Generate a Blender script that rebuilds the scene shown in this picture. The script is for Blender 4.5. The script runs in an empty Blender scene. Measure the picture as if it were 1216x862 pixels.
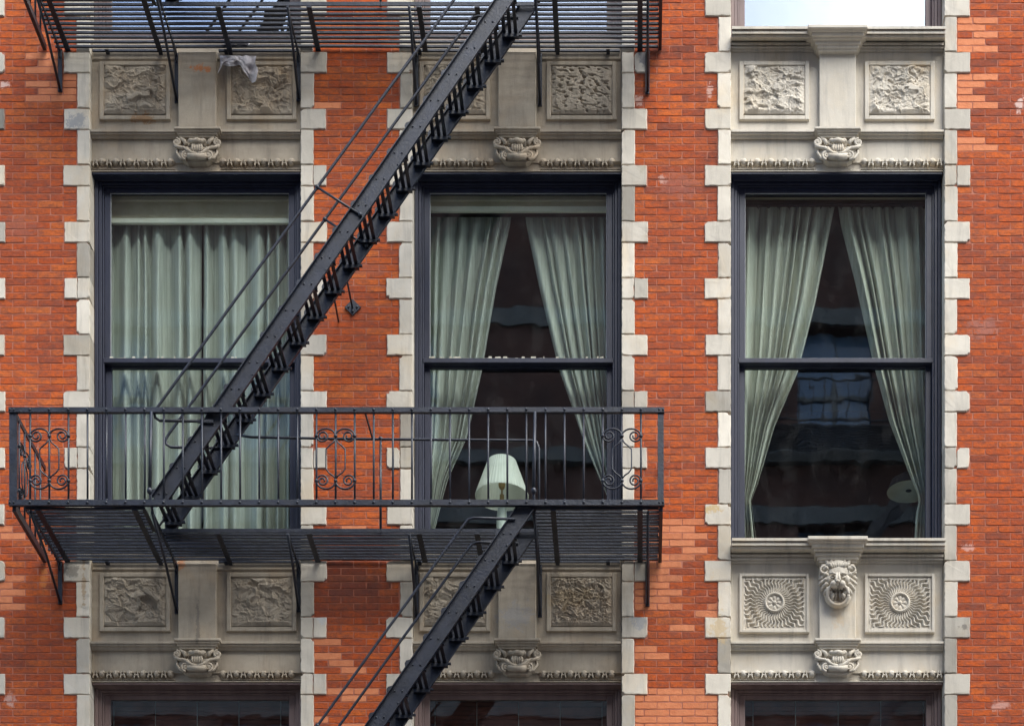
import bpy, bmesh, math, random
from mathutils import Vector, noise
random.seed(7)
R = math.radians
scn = bpy.context.scene
COL = scn.collection

# ------------------------------------------------------------------ frame of reference
# wall face is the plane y = 0, camera stands across the street; photo measures are turned to metres (8 mm each at the wall)
D = 18.9; VX, VY = 760.0, 1850.0; K = 0.008; CX = (VX-608)*K; CZ = 1.6
def wx(px, d=0.0): return CX + (px-VX)*K*(1-d/D)
def wz(py, d=0.0): return CZ + (VY-py)*K*(1-d/D)
def PT(px, py, d=0.0): return Vector((wx(px, d), -d, wz(py, d)))
FLOOR = 607*K

# ------------------------------------------------------------------ mesh collector
class MB:
    def __init__(s):
        s.bm = bmesh.new(); s.tone = s.bm.faces.layers.float.new('tone'); s.fresh = s.bm.faces.layers.float.new('fresh'); s.soot = s.bm.faces.layers.float.new('soot')
    def face(s, vs, smooth=False, tone=0.0, fresh=0.0, soot=0.0, mi=0):
        try: f = s.bm.faces.new(vs)
        except ValueError: return None
        f.smooth = smooth; f[s.tone] = tone; f[s.fresh] = fresh; f[s.soot] = soot; f.material_index = mi
        return f
    def box(s, x0, x1, d0, d1, z0, z1, c=0.0, tone=0.0, jit=0.0, fresh=0.0, soot=0.0, mi=0):
        """box from depth d0 (back) to d1 (front); c chamfers the front edges"""
        if x0 > x1: x0, x1 = x1, x0
        if z0 > z1: z0, z1 = z1, z0
        if d0 > d1: d0, d1 = d1, d0
        j = lambda: random.uniform(-jit, jit)
        rings = [(d0, 0)] + ([(d1-c, 0), (d1, c)] if c > 0 else [(d1, 0)])
        vs = []
        for d, i in rings:
            vs.append([s.bm.verts.new((x+j(), -d+j()*.4, z+j())) for x, z in ((x0+i, z0+i), (x1-i, z0+i), (x1-i, z1-i), (x0+i, z1-i))])
        kw = dict(tone=tone, fresh=fresh, soot=soot, mi=mi)
        s.face(vs[0][::-1], **kw); s.face(vs[-1], **kw)
        for a, b in zip(vs, vs[1:]):
            for k in range(4): s.face((a[k], a[(k+1) % 4], b[(k+1) % 4], b[k]), **kw)
    def block(s, x0, x1, d0, d1, z0, z1, c=.003, seg=.05, rough=.002, chip=0.0, tone=0.0, fresh=0.0, soot=0.0):
        """hand-cut block: worn, slightly wandering front edges, now and then a chipped corner"""
        nx, nz = max(1, round((x1-x0)/seg)), max(1, round((z1-z0)/seg)); per = []
        per += [(x0+(x1-x0)*i/nx, z0, 0, 1) for i in range(nx)] + [(x1, z0+(z1-z0)*i/nz, -1, 0) for i in range(nz)]
        per += [(x1-(x1-x0)*i/nx, z1, 0, -1) for i in range(nx)] + [(x0, z1-(z1-z0)*i/nz, 1, 0) for i in range(nz)]
        corner = {0, nx, nx+nz, 2*nx+nz}; cxm, czm = (x0+x1)/2, (z0+z1)/2; rings = [[], [], []]
        for i, (x, z, ix, iz) in enumerate(per):
            k = abs(random.gauss(0, rough)); kc = random.uniform(.3, 1)*chip if (i in corner and random.random() < .16 and chip) else 0
            sx = 1 if x < cxm else -1; sz = 1 if z < czm else -1
            if i in corner: ix, iz = sx, sz
            xx, zz = x+ix*(k+kc), z+iz*(k+kc)
            rings[0].append(s.bm.verts.new((x, -d0, z))); rings[1].append(s.bm.verts.new((xx, -(d1-c-random.random()*rough), zz)))
            rings[2].append(s.bm.verts.new((xx+ix*c, -d1+random.uniform(-.4, .4)*rough, zz+iz*c)))
        kw = dict(tone=tone, fresh=fresh, soot=soot); n = len(per)
        s.face(rings[2], **kw)
        for a, b in zip(rings, rings[1:]):
            for k in range(n): s.face((a[k], a[(k+1) % n], b[(k+1) % n], b[k]), **kw)
    def prism(s, pts, d0, d1, mi=0):
        """polygon in the x-z plane given thickness"""
        a = [s.bm.verts.new((x, -d0, z)) for x, z in pts]; b = [s.bm.verts.new((x, -d1, z)) for x, z in pts]
        s.face(a[::-1], mi=mi); s.face(b, mi=mi); n = len(pts)
        for k in range(n): s.face((a[k], a[(k+1) % n], b[(k+1) % n], b[k]), mi=mi)
    def profile(s, pts, x0, x1, mi=0, tone=0.0):
        """(d, z) outline swept along x"""
        a = [s.bm.verts.new((x0, -d, z)) for d, z in pts]; b = [s.bm.verts.new((x1, -d, z)) for d, z in pts]
        s.face(a, mi=mi); s.face(b[::-1], mi=mi); n = len(pts)
        for k in range(n): s.face((a[k], a[(k+1) % n], b[(k+1) % n], b[k]), mi=mi, tone=tone)
    def bar(s, p, q, w, h, up=(0, 0, 1), mi=0):
        """rectangular bar from p to q: w across, h along 'up'"""
        p, q = Vector(p), Vector(q); t = (q-p).normalized(); u = Vector(up)
        if abs(t.dot(u)) > .98: u = Vector((0, 1, 0))
        a = t.cross(u).normalized(); u = a.cross(t).normalized()
        v = [[s.bm.verts.new(o + a*sx*w/2 + u*sy*h/2) for sx, sy in ((-1, -1), (1, -1), (1, 1), (-1, 1))] for o in (p, q)]
        s.face(v[0][::-1], mi=mi); s.face(v[1], mi=mi)
        for k in range(4): s.face((v[0][k], v[0][(k+1) % 4], v[1][(k+1) % 4], v[1][k]), mi=mi)
    def tube(s, pts, r, seg=8, mi=0, flat=1.0):
        pts = [Vector(p) for p in pts]; n = len(pts); rs = r if isinstance(r, (list, tuple)) else [r]*n
        rings = []; prev = None
        for i, p in enumerate(pts):
            t = (pts[min(i+1, n-1)] - pts[max(i-1, 0)]).normalized()
            if prev is None:
                ref = Vector((0, 1, 0)) if abs(t.y) < .9 else Vector((0, 0, 1)); a = t.cross(ref).normalized()
            else: a = (prev - t*prev.dot(t)).normalized()
            prev = a; b = t.cross(a)
            rings.append([s.bm.verts.new(p + (a*math.cos(k*2*math.pi/seg) + b*math.sin(k*2*math.pi/seg)*flat)*rs[i]) for k in range(seg)])
        for a, b in zip(rings, rings[1:]):
            for k in range(seg): s.face((a[k], a[(k+1) % seg], b[(k+1) % seg], b[k]), True, mi=mi)
        s.face(rings[0][::-1], mi=mi); s.face(rings[-1], mi=mi)
    def ell(s, c, rx, ry, rz, nu=12, nv=8, mi=0, tone=0.0):
        c = Vector(c); top = s.bm.verts.new(c+Vector((0, 0, rz))); bot = s.bm.verts.new(c-Vector((0, 0, rz))); rows = []
        for i in range(1, nv):
            th = math.pi*i/nv
            rows.append([s.bm.verts.new(c+Vector((rx*math.sin(th)*math.cos(2*math.pi*k/nu), ry*math.sin(th)*math.sin(2*math.pi*k/nu), rz*math.cos(th)))) for k in range(nu)])
        for k in range(nu):
            s.face((top, rows[0][k], rows[0][(k+1) % nu]), True, mi=mi, tone=tone); s.face((bot, rows[-1][(k+1) % nu], rows[-1][k]), True, mi=mi, tone=tone)
        for a, b in zip(rows, rows[1:]):
            for k in range(nu): s.face((a[k], b[k], b[(k+1) % nu], a[(k+1) % nu]), True, mi=mi, tone=tone)
    def lathe(s, c, prof, seg=32, mi=0, cap=True):
        c = Vector(c); rows = [[s.bm.verts.new(c+Vector((r*math.cos(2*math.pi*k/seg), r*math.sin(2*math.pi*k/seg), z))) for k in range(seg)] for r, z in prof]
        for a, b in zip(rows, rows[1:]):
            for k in range(seg): s.face((a[k], a[(k+1) % seg], b[(k+1) % seg], b[k]), True, mi=mi)
        if cap: s.face(rows[0][::-1], mi=mi); s.face(rows[-1], mi=mi)
    def grid(s, fn, nu, nv, smooth=True, mi=0):
        v = [[s.bm.verts.new(fn(i/nu, j/nv)) for i in range(nu+1)] for j in range(nv+1)]
        for j in range(nv):
            for i in range(nu): s.face((v[j][i], v[j][i+1], v[j+1][i+1], v[j+1][i]), smooth, mi=mi)
    def build(s, name, mats, parent=None, origin=(0, 0, 0), recalc=True):
        if recalc: bmesh.ops.recalc_face_normals(s.bm, faces=s.bm.faces[:])
        if tuple(origin) != (0, 0, 0): bmesh.ops.translate(s.bm, verts=s.bm.verts[:], vec=-Vector(origin))
        me = bpy.data.meshes.new(name); s.bm.to_mesh(me); s.bm.free()
        for m in (mats if isinstance(mats, (list, tuple)) else [mats]): me.materials.append(m)
        o = bpy.data.objects.new(name, me); COL.objects.link(o)
        if parent: o.parent = parent
        return o

def tag(o, label=None, cat=None, group=None, kind=None):
    if label: o['label'] = label
    if cat: o['category'] = cat
    if group: o['group'] = group
    if kind: o['kind'] = kind
    return o
def empty(name, loc, label, cat, group=None):
    o = bpy.data.objects.new(name, None); COL.objects.link(o); o.location = loc; o.empty_display_size = .2
    return tag(o, label, cat, group)
def copy_tree(o, parent=None):
    c = o.copy(); COL.objects.link(c); c.parent = parent
    for ch in [k for k in bpy.data.objects if k.parent == o]: copy_tree(ch, c)
    return c

# ------------------------------------------------------------------ materials
class NT:
    def __init__(s, name):
        s.m = bpy.data.materials.new(name); s.m.use_nodes = True; s.t = s.m.node_tree; s.t.nodes.clear()
        s.out = s.n('ShaderNodeOutputMaterial'); s.pos = s.n('ShaderNodeNewGeometry').outputs['Position']
    def n(s, typ, **kw):
        nd = s.t.nodes.new(typ)
        for k, v in kw.items():
            if k in nd.inputs: s.set(nd.inputs[k], v)
            else: setattr(nd, k, v)
        return nd
    def set(s, sock, v):
        if hasattr(v, 'is_output'): s.t.links.new(v, sock)
        else:
            if isinstance(v, tuple) and len(v) == 3 and sock.type == 'RGBA': v = v+(1,)
            sock.default_value = v
    def noise(s, scale, detail=4, rough=.6, stretch=(1, 1, 1), off=(0, 0, 0), dist=0.0):
        mp = s.n('ShaderNodeMapping'); s.set(mp.inputs['Vector'], s.pos); mp.inputs['Scale'].default_value = stretch; mp.inputs['Location'].default_value = off
        nd = s.n('ShaderNodeTexNoise', Scale=scale, Detail=detail, Roughness=rough, Distortion=dist); s.set(nd.inputs['Vector'], mp.outputs[0])
        return nd.outputs['Fac']
    def ramp(s, fac, *stops):
        nd = s.n('ShaderNodeValToRGB'); s.set(nd.inputs['Fac'], fac); e = nd.color_ramp.elements
        while len(e) < len(stops): e.new(.5)
        for k, (p, c) in zip(e, stops): k.position = p; k.color = (c, c, c, 1) if isinstance(c, (int, float)) else c+(1,)
        return nd.outputs['Color']
    def mix(s, fac, a, b, typ='MIX'):
        nd = s.n('ShaderNodeMix', data_type='RGBA', blend_type=typ); s.set(nd.inputs[0], fac); s.set(nd.inputs[6], a); s.set(nd.inputs[7], b)
        return nd.outputs[2]
    def math(s, op, a, b=0.0, c=0.0, clamp=False):
        nd = s.n('ShaderNodeMath', operation=op, use_clamp=clamp); s.set(nd.inputs[0], a); s.set(nd.inputs[1], b); s.set(nd.inputs[2], c)
        return nd.outputs[0]
    def attr(s, name): return s.n('ShaderNodeAttribute', attribute_name=name).outputs['Fac']
    def bump(s, h, strength=.3, dist=.01, normal=None):
        nd = s.n('ShaderNodeBump', Strength=strength, Distance=dist); s.set(nd.inputs['Height'], h)
        if normal: s.set(nd.inputs['Normal'], normal)
        return nd.outputs[0]
    def spots(s, col, lst):
        """separate stains: (x, z, half width, half height, colour, strength)"""
        n1 = s.math('MULTIPLY', s.math('SUBTRACT', s.noise(13, 8, .8, (1, 1, 1), (3.1, 0, 2)), .5), 5.2)
        for i, (px, py, rx, ry, c, k) in enumerate(lst):
            mp = s.n('ShaderNodeMapping'); s.set(mp.inputs['Vector'], s.pos); mp.inputs['Scale'].default_value = (1/(rx*K), 0, 1/(ry*K)); mp.inputs['Location'].default_value = (-wx(px)/(rx*K), 0, -wz(py)/(ry*K))
            ln = s.n('ShaderNodeVectorMath', operation='LENGTH'); s.set(ln.inputs[0], mp.outputs[0])
            f = s.math('ADD', ln.outputs['Value'], n1)
            col = s.mix(s.math('MULTIPLY', s.ramp(f, (.62, 1.0), (.95, 0.0)), k), col, c)
        return col
    def pbr(s, col, rough=.7, normal=None, spec=.5, metal=0.0, sheen=0.0, trans=None):
        b = s.n('ShaderNodeBsdfPrincipled'); s.set(b.inputs['Base Color'], col); s.set(b.inputs['Roughness'], rough)
        s.set(b.inputs['Specular IOR Level'], spec); s.set(b.inputs['Metallic'], metal); s.set(b.inputs['Sheen Weight'], sheen)
        if normal: s.set(b.inputs['Normal'], normal)
        s.t.links.new(b.outputs[0], s.out.inputs[0]); s.b = b
        return s.m

def brick_mat():
    t = NT('brick'); tone = t.attr('tone'); fresh = t.attr('fresh'); soot = t.attr('soot')
    base = t.ramp(tone, (0, (.23, .050, .020)), (.15, (.34, .064, .017)), (.45, (.43, .072, .012)), (.75, (.50, .094, .0135)), (1, (.55, .128, .025)))
    # fired-clay mottling inside each brick
    m1 = t.ramp(t.noise(26, 5, .65, (1, 1, 2.2)), (.30, .50), (.5, 1.0), (.70, 1.2))
    base = t.mix(1.0, base, m1, 'MULTIPLY')
    dk = t.ramp(t.noise(9, 6, .7, (1.1, 1, 2.4), (3, 1, 5)), (.45, 0.0), (.62, 1.0))
    base = t.mix(t.math('MULTIPLY', dk, .60), base, (.15, .060, .046))
    gr = t.math('MULTIPLY', t.ramp(t.noise(1.5, 7, .7, (1, 1, .7), (2, 0, 6)), (.44, 0.0), (.64, 1.0)), t.ramp(t.noise(30, 6, .75, (.8, 1, 1.6), (6, 2, 2)), (.40, .0), (.60, 1.0)))
    base = t.mix(t.math('MULTIPLY', gr, .72), base, (.135, .050, .036))
    fr = t.mix(t.ramp(t.noise(18, 4), (.3, 0), (.7, 1)), (.58, .19, .082), (.66, .25, .115))
    base = t.mix(fresh, base, fr)
    st = t.ramp(t.noise(5, 5, .65, (2.2, 1, .55), (8, 0, 2)), (.28, .25), (.62, 1.0))
    base = t.mix(t.math('MULTIPLY', soot, st, clamp=True), base, (.075, .028, .022))
    # lime and paint remnants
    wh = t.ramp(t.noise(3.3, 8, .72, (1.3, 1, 1.6), (21, 4, 9)), (.70, 0.0), (.76, .75))
    base = t.mix(t.math('MULTIPLY', wh, .8), base, (.50, .33, .28))
    lime = (.60, .42, .35)
    base = t.spots(base, [(5, 101, 9, 5, lime, .9), (1212, 126, 6, 10, lime, .9), (843, 107, 4, 9, lime, .6), (786, 214, 5, 7, lime, .6), (757, 120, 6, 7, lime, .7), (1150, 650, 9, 5, (.60, .33, .26), .8), (1188, 838, 12, 7, (.58, .32, .25), .7),
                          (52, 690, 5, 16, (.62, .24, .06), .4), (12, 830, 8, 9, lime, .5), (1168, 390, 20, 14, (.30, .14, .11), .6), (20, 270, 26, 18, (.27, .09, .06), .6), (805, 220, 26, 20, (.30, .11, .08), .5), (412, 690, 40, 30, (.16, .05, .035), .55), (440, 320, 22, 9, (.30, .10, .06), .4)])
    h = t.math('ADD', t.noise(60, 4, .7), t.math('MULTIPLY', t.noise(18, 4), 1.3))
    return t.pbr(base, .88, t.bump(h, .55, .006), .25)
def mortar_mat():
    t = NT('mortar'); c = t.mix(t.noise(7, 5), (.36, .125, .075), (.45, .19, .13))
    c = t.mix(t.ramp(t.noise(2.2, 4), (.45, 0), (.7, .6)), c, (.27, .08, .05))
    return t.pbr(c, .95, t.bump(t.noise(90, 3), .4, .004), .2)
def wallext_mat():
    t = NT('plain_brickwork'); mp = t.n('ShaderNodeMapping'); t.set(mp.inputs['Vector'], t.pos); mp.inputs['Rotation'].default_value = (R(90), 0, 0)
    b = t.n('ShaderNodeTexBrick', Scale=1.0, offset=.5); t.set(b.inputs['Vector'], mp.outputs[0])
    t.set(b.inputs['Brick Width'], .24); t.set(b.inputs['Row Height'], .067); t.set(b.inputs['Mortar Size'], .004)
    t.set(b.inputs['Color1'], (.42, .09, .03)); t.set(b.inputs['Color2'], (.27, .06, .025)); t.set(b.inputs['Mortar'], (.34, .16, .12))
    c = t.mix(t.ramp(t.noise(3, 5), (.4, 0), (.7, .5)), b.outputs['Color'], (.16, .05, .035))
    return t.pbr(c, .9, t.bump(t.noise(40, 4), .4, .006), .2)
def stone_mat(name, light, dark, warm, dirt, spot=True):
    t = NT(name); tone = t.attr('tone')
    c = t.mix(t.ramp(t.noise(2.3, 6, .62), (.36, 0), (.64, 1)), light, dark)
    c = t.mix(t.math('MULTIPLY', t.ramp(t.noise(1.6, 6, .65, (1, 1, .8), (5, 3, 1), .6), (.52, 0), (.72, 1)), .55), c, warm)
    c = t.mix(t.math('MULTIPLY', t.ramp(t.noise(5, 6, .7, (2.6, 1, .33), (1, 8, 3)), (.50, 0), (.76, 1)), dirt), c, (.13, .115, .10))
    c = t.mix(t.math('MULTIPLY', t.ramp(t.noise(38, 5, .7), (.52, 0), (.74, 1)), .35), c, dark)
    c = t.mix(t.ramp(t.noise(70, 3, .6, (1, 1, 1), (9, 9, 2)), (.70, 0), (.78, .5)), c, (.10, .085, .07))
    c = t.mix(t.ramp(t.noise(2.0, 7, .7, (1, 1, 1), (31, 2, 7)), (.715, 0), (.745, .7)), c, (.33, .17, .08))
    lum = t.math('ADD', t.math('MULTIPLY', tone, .27), 1.0)
    cc = t.n('ShaderNodeCombineColor'); [t.set(cc.inputs[k], lum) for k in range(3)]
    c = t.mix(1.0, c, cc.outputs[0], 'MULTIPLY')
    rust = (.50, .16, .04); soot_ = (.13, .115, .10); grey = (.30, .30, .30)
    c = t.spots(c, [(239, 82, 12, 5, rust, .75), (168, 137, 15, 6, (.30, .17, .08), .8), (215, 668, 5, 12, rust, .6), (90, 145, 13, 12, grey, .8), (760, 738, 13, 10, grey, .8), (765, 70, 10, 9, (.22, .22, .24), .8), (235, 740, 2.5, 30, soot_, .5), (846, 605, 14, 5, (.52, .36, .15), .8),
                    (853, 745, 12, 18, (.52, .37, .18), .6), (1145, 745, 6, 4, soot_, .7), (846, 700, 4, 20, (.52, .38, .2), .5), (383, 735, 8, 7, (.55, .54, .52), .7), (100, 690, 3, 30, (.36, .22, .10), .6), (85, 678, 10, 8, soot_, .6), (993, 110, 14, 30, (.56, .49, .38), .5), (1090, 76, 20, 6, (.55, .43, .28), .6),
                    (680, 708, 34, 14, (.36, .27, .16), .6), (613, 730, 22, 16, grey, .5), (235, 110, 10, 14, (.40, .33, .24), .5), (772, 282, 4, 5, soot_, .6), (762, 200, 6, 8, (.36, .31, .22), .5), (995, 730, 8, 20, (.56, .42, .26), .5)] if spot else [])
    h = t.math('ADD', t.math('MULTIPLY', t.noise(90, 4, .7), .6), t.noise(14, 5, .65))
    return t.pbr(c, .86, t.bump(h, .35, .006), .25)
def iron_mat():
    t = NT('black_iron_paint')
    c = t.mix(t.ramp(t.noise(9, 5, .65), (.35, 0), (.7, 1)), (.0045, .0065, .012), (.0135, .0185, .033))
    c = t.mix(t.ramp(t.noise(13, 6, .75, (1, 1, 1), (4, 4, 4)), (.66, 0), (.76, .45)), c, (.085, .06, .045))
    c = t.mix(t.ramp(t.noise(24, 6, .75, (1, 1, 1), (14, 4, 4)), (.70, 0), (.76, .7)), c, (.20, .21, .25))
    h = t.math('ADD', t.noise(45, 4, .7), t.math('MULTIPLY', t.noise(150, 2), .3))
    return t.pbr(c, t.math('ADD', t.math('MULTIPLY', t.noise(11, 3), .3), .28), t.bump(h, .5, .006), .5)
def paint_mat(name, a, b, rough=.42):
    t = NT(name); c = t.mix(t.ramp(t.noise(4, 6, .65, (3, 1, .5)), (.35, 0), (.7, 1)), a, b)
    c = t.mix(t.ramp(t.noise(20, 6, .75, (2.5, 1, .6)), (.70, 0), (.78, .5)), c, (.20, .19, .20))
    return t.pbr(c, t.math('ADD', t.math('MULTIPLY', t.noise(9, 4), .25), rough-.1), t.bump(t.noise(35, 4, .7, (2.5, 1, .5)), .22, .004), .45)
def glass_mat(name, refl, tint=(.93, .96, .95), wav=.004):
    t = NT(name); tr = t.n('ShaderNodeBsdfTransparent'); t.set(tr.inputs[0], tint)
    gl = t.n('ShaderNodeBsdfGlossy'); t.set(gl.inputs['Color'], (.95, .97, 1)); t.set(gl.inputs['Roughness'], 0.012)
    t.set(gl.inputs['Normal'], t.bump(t.noise(1.7, 2, .5, (1.2, 1, .8), (0, 0, 0), .6), wav, .2))
    fr = t.n('ShaderNodeLayerWeight', Blend=.35)
    dirt = t.ramp(t.noise(6, 6, .7, (1.2, 1, .6)), (.5, 0.0), (.8, .018))
    f = t.math('ADD', t.math('MULTIPLY', t.math('POWER', fr.outputs['Facing'], 3.0), .5), refl)
    mx = t.n('ShaderNodeMixShader'); t.set(mx.inputs[0], f); t.t.links.new(tr.outputs[0], mx.inputs[1]); t.t.links.new(gl.outputs[0], mx.inputs[2])
    df = t.n('ShaderNodeBsdfDiffuse'); t.set(df.inputs[0], (.5, .5, .48)); m2 = t.n('ShaderNodeMixShader'); t.set(m2.inputs[0], dirt)
    t.t.links.new(mx.outputs[0], m2.inputs[1]); t.t.links.new(df.outputs[0], m2.inputs[2]); t.t.links.new(m2.outputs[0], t.out.inputs[0])
    return t.m
def cloth_mat(name, a, b, transl=.15, weave_creases=True):
    t = NT(name); st = t.noise(9, 3, .6, (7, 1, .10)) if weave_creases else t.noise(8, 4)  # vertical stripes: woven tone and crease shading put into the cloth colour
    c = t.mix(t.ramp(st, (.35, 0), (.65, 1)), a, b)
    p = t.pbr(c, .9, t.bump(t.noise(120, 2, .5, (1, 1, .3)), .15, .002), .15, sheen=.15)
    tl = t.n('ShaderNodeBsdfTranslucent'); t.set(tl.inputs[0], c); mx = t.n('ShaderNodeMixShader'); t.set(mx.inputs[0], transl)
    t.t.links.new(t.b.outputs[0], mx.inputs[1]); t.t.links.new(tl.outputs[0], mx.inputs[2]); t.t.links.new(mx.outputs[0], t.out.inputs[0])
    return t.m
def plain_mat(name, a, b, scale=5, rough=.8, bump=.2):
    t = NT(name); return t.pbr(t.mix(t.ramp(t.noise(scale, 5), (.35, 0), (.65, 1)), a, b), rough, t.bump(t.noise(scale*8, 4), bump, .006), .3)

BRICK, MORTAR, WALLX = brick_mat(), mortar_mat(), wallext_mat()
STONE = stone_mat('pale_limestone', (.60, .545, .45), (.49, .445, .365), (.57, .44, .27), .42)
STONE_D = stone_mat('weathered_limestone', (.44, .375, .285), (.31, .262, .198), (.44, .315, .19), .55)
IRON = iron_mat()
NAVY = paint_mat('navy_paint', (.008, .010, .024), (.016, .019, .039))
BROWN = paint_mat('brown_paint', (.13, .085, .076), (.19, .13, .115), .5)
GLASS = glass_mat('window_glass', .056)
GLASS_SKY = glass_mat('coated_glass', .22, (.8, .85, .9), .005)
CURT = cloth_mat('sage_curtain_cloth', (.38, .41, .355), (.55, .585, .51), .10)
CURT2 = cloth_mat('grey_green_curtain_cloth', (.40, .42, .345), (.57, .58, .48), .10)
BLIND = cloth_mat('tan_blind_cloth', (.48, .43, .29), (.55, .50, .36), .1, False)
CREAM = plain_mat('cream_paint', (.74, .73, .58), (.80, .79, .65), 6, .6)
PUTTY = plain_mat('old_putty', (.42, .40, .30), (.56, .54, .44), 12, .9)
TAN = plain_mat('tan_paint', (.56, .52, .38), (.62, .58, .44), 8, .6)
BRICK_REFL = plain_mat('reflected_brick_red', (.085, .026, .018), (.14, .044, .03), 7, .45)
BEAD = plain_mat('grey_glazing_putty', (.34, .36, .37), (.46, .47, .46), 14, .7)
ROOM = plain_mat('dark_plaster', (.048, .042, .042), (.070, .062, .062), 2, .9)
SHADE = cloth_mat('pale_shade_cloth', (.78, .82, .72), (.86, .89, .79), .3)
BRASS = plain_mat('brass', (.30, .20, .06), (.36, .25, .09), 9, .35)
CERAM = plain_mat('pale_ceramic', (.66, .72, .62), (.72, .78, .68), 3, .3)
TEAL = plain_mat('dark_teal_cloth', (.008, .012, .014), (.014, .02, .022), 6, .9)
DIM = plain_mat('dull_lining', (.30, .34, .31), (.36, .40, .36), 6, .9)
RAG = cloth_mat('dirty_white_cloth', (.42, .39, .40), (.66, .63, .64), .1, False)
ASPH = plain_mat('asphalt', (.045, .045, .048), (.065, .064, .062), 6, .9, .5)
PAVE = plain_mat('concrete', (.17, .165, .155), (.22, .21, .20), 3, .9)
WHITE = plain_mat('road_paint', (.70, .70, .68), (.8, .8, .78), 5, .7)

# ------------------------------------------------------------------ ground
def slab(name, x0, x1, y0, y1, z0, z1, m):
    b = MB(); b.box(x0, x1, -y1, -y0, z0, z1); return tag(b.build(name, m), kind='structure')
slab('ground', -400, 400, -400, 400, -.30, -.16, PAVE)
slab('road', -120, 120, -15.2, -4.2, -.15, -.135, ASPH)
slab('pavement', -120, 120, -4.2, -.02, -.15, 0, PAVE)
slab('pavement', -120, 120, -22.0, -15.2, -.15, 0, PAVE)
b = MB()
for k in range(-20, 20): b.box(k*5.0, k*5.0+2.6, 9.64, 9.76, -.1345, -.130)
tag(b.build('lane_marking', WHITE), kind='structure')

# ------------------------------------------------------------------ the brick building
bld = empty('brick_building', (0, 0, 0), 'orange red brick apartment building with pale stone quoins and tall sash windows', 'building')
COLS = [(-275, -25), (107, 357), (490, 738), (868, 1121)]
C_EXT = -420; C_R = 1560
PIERS = [(C_EXT, COLS[0][0])] + [(COLS[i][1], COLS[i+1][0]) for i in range(3)] + [(COLS[3][1], C_R)]
Q0 = 129.7-67*6            # top of a long quoin block; a block is three courses, the gap between is five
COURSE = 67/8

# brickwork, laid brick by brick
FRESH = [(1140, 25, 1172, 62, .85), (1140, 92, 1172, 131, .85), (1140, 167, 1170, 176, 1), (766, 618, 826, 664, .85), (752, 664, 802, 722, .9), (838, 720, 854, 729, 1),
         (795, 744, 824, 753, 1), (752, 769, 786, 779, 1), (752, 820, 856, 912, .95), (34, 60, 92, 121, .8), (0, 624, 22, 640, .9), (0, 684, 20, 724, .8),
         (374, 575, 432, 640, .4), (374, 745, 446, 912, .35), (800, 820, 856, 830, 1), (420, 105, 440, 113, .6), (384, 118, 392, 150, .5), (0, 395, 30, 410, .4)]
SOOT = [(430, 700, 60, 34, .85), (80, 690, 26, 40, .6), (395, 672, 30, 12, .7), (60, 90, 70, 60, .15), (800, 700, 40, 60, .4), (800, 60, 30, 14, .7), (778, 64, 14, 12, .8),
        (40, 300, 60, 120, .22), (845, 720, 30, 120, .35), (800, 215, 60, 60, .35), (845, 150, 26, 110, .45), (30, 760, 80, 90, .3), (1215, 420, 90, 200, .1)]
b = MB()
ny0, ny1 = int((-48-Q0)//COURSE), int((915-Q0)//COURSE)
for (pa, pb) in PIERS:
    for c in range(ny0, ny1):
        yt = Q0+c*COURSE; yb = yt+COURSE; lng = (c % 8) < 3
        xa = pa+(31 if lng else 15.5) if pa > C_EXT else pa; xb = pb-(31 if lng else 16) if pb < C_R else pb
        x = math.floor(xa/30)*30 + (15 if c % 2 else 0) - 30
        cuts = [xa]
        while x < xb:
            x += 30+random.uniform(-1.2, 1.2)*0
            if xa+6 < x < xb-6: cuts.append(x)
            if random.random() < .06 and xa+8 < x-15 < xb-8 and x-15-cuts[-1] > 8: cuts.append(x-15)
        cuts = sorted(set(cuts)) + [xb]
        for u, v in zip(cuts, cuts[1:]):
            mx, my = (u+v)/2, (yt+yb)/2
            fresh = 0.0
            for f in FRESH:
                if f[0] <= mx <= f[2] and f[1] <= my <= f[3] and random.random() < f[4]: fresh = 1.0
            soot = min(1, max([s_[4]*math.exp(-((mx-s_[0])/s_[2])**2-((my-s_[1])/s_[3])**2) for s_ in SOOT])*random.uniform(.55, 1.25))
            tone = random.betavariate(2.6, 1.9)
            tone += .12*noise.noise(Vector((mx*.012, my*.012, 3))) + .10*math.exp(-((mx-420)/90)**2-((my-360)/190)**2) - (.07 if mx > 1120 else 0) + (.08 if mx < 75 and my < 620 else 0)
            if random.random() < .035: tone *= .3
            if fresh: tone = .7
            g = random.uniform(.30, .50); jd = random.uniform(-.0010, .0018)
            b.block(wx(u+g), wx(v-g), -.03, jd, wz(yb-g), wz(yt+g), c=.0014, seg=.04, rough=.0017, chip=.005, tone=max(.02, min(1, tone)), fresh=fresh*random.uniform(.75, 1), soot=soot)
brick_wall = b.build('brick_wall', BRICK, bld)
b = MB()
for (pa, pb) in PIERS:       # bed of mortar behind the bricks and the wall's body
    b.box(wx(pa+3), wx(pb-3), -.36, -.0030, wz(915), wz(-48))
b.build('mortar_bed', MORTAR, bld)
b = MB()                      # the wall further down and up, beyond the part the photo shows
for (pa, pb) in PIERS:
    b.box(wx(pa), wx(pb), -.36, 0, 0.0, wz(915)-.004); b.box(wx(pa), wx(pb), -.36, 0, wz(-48)+.004, wz(-1000))
for (pa, pb) in COLS:
    b.box(wx(pa)+.003, wx(pb)-.003, -.355, -.03, 0.0, wz(1260)); b.box(wx(pa)+.003, wx(pb)-.003, -.355, -.03, wz(-420), wz(-1000))
b.box(wx(C_EXT), wx(C_R), -12, -.365, wz(-1000), wz(-1000)-.3)
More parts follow.
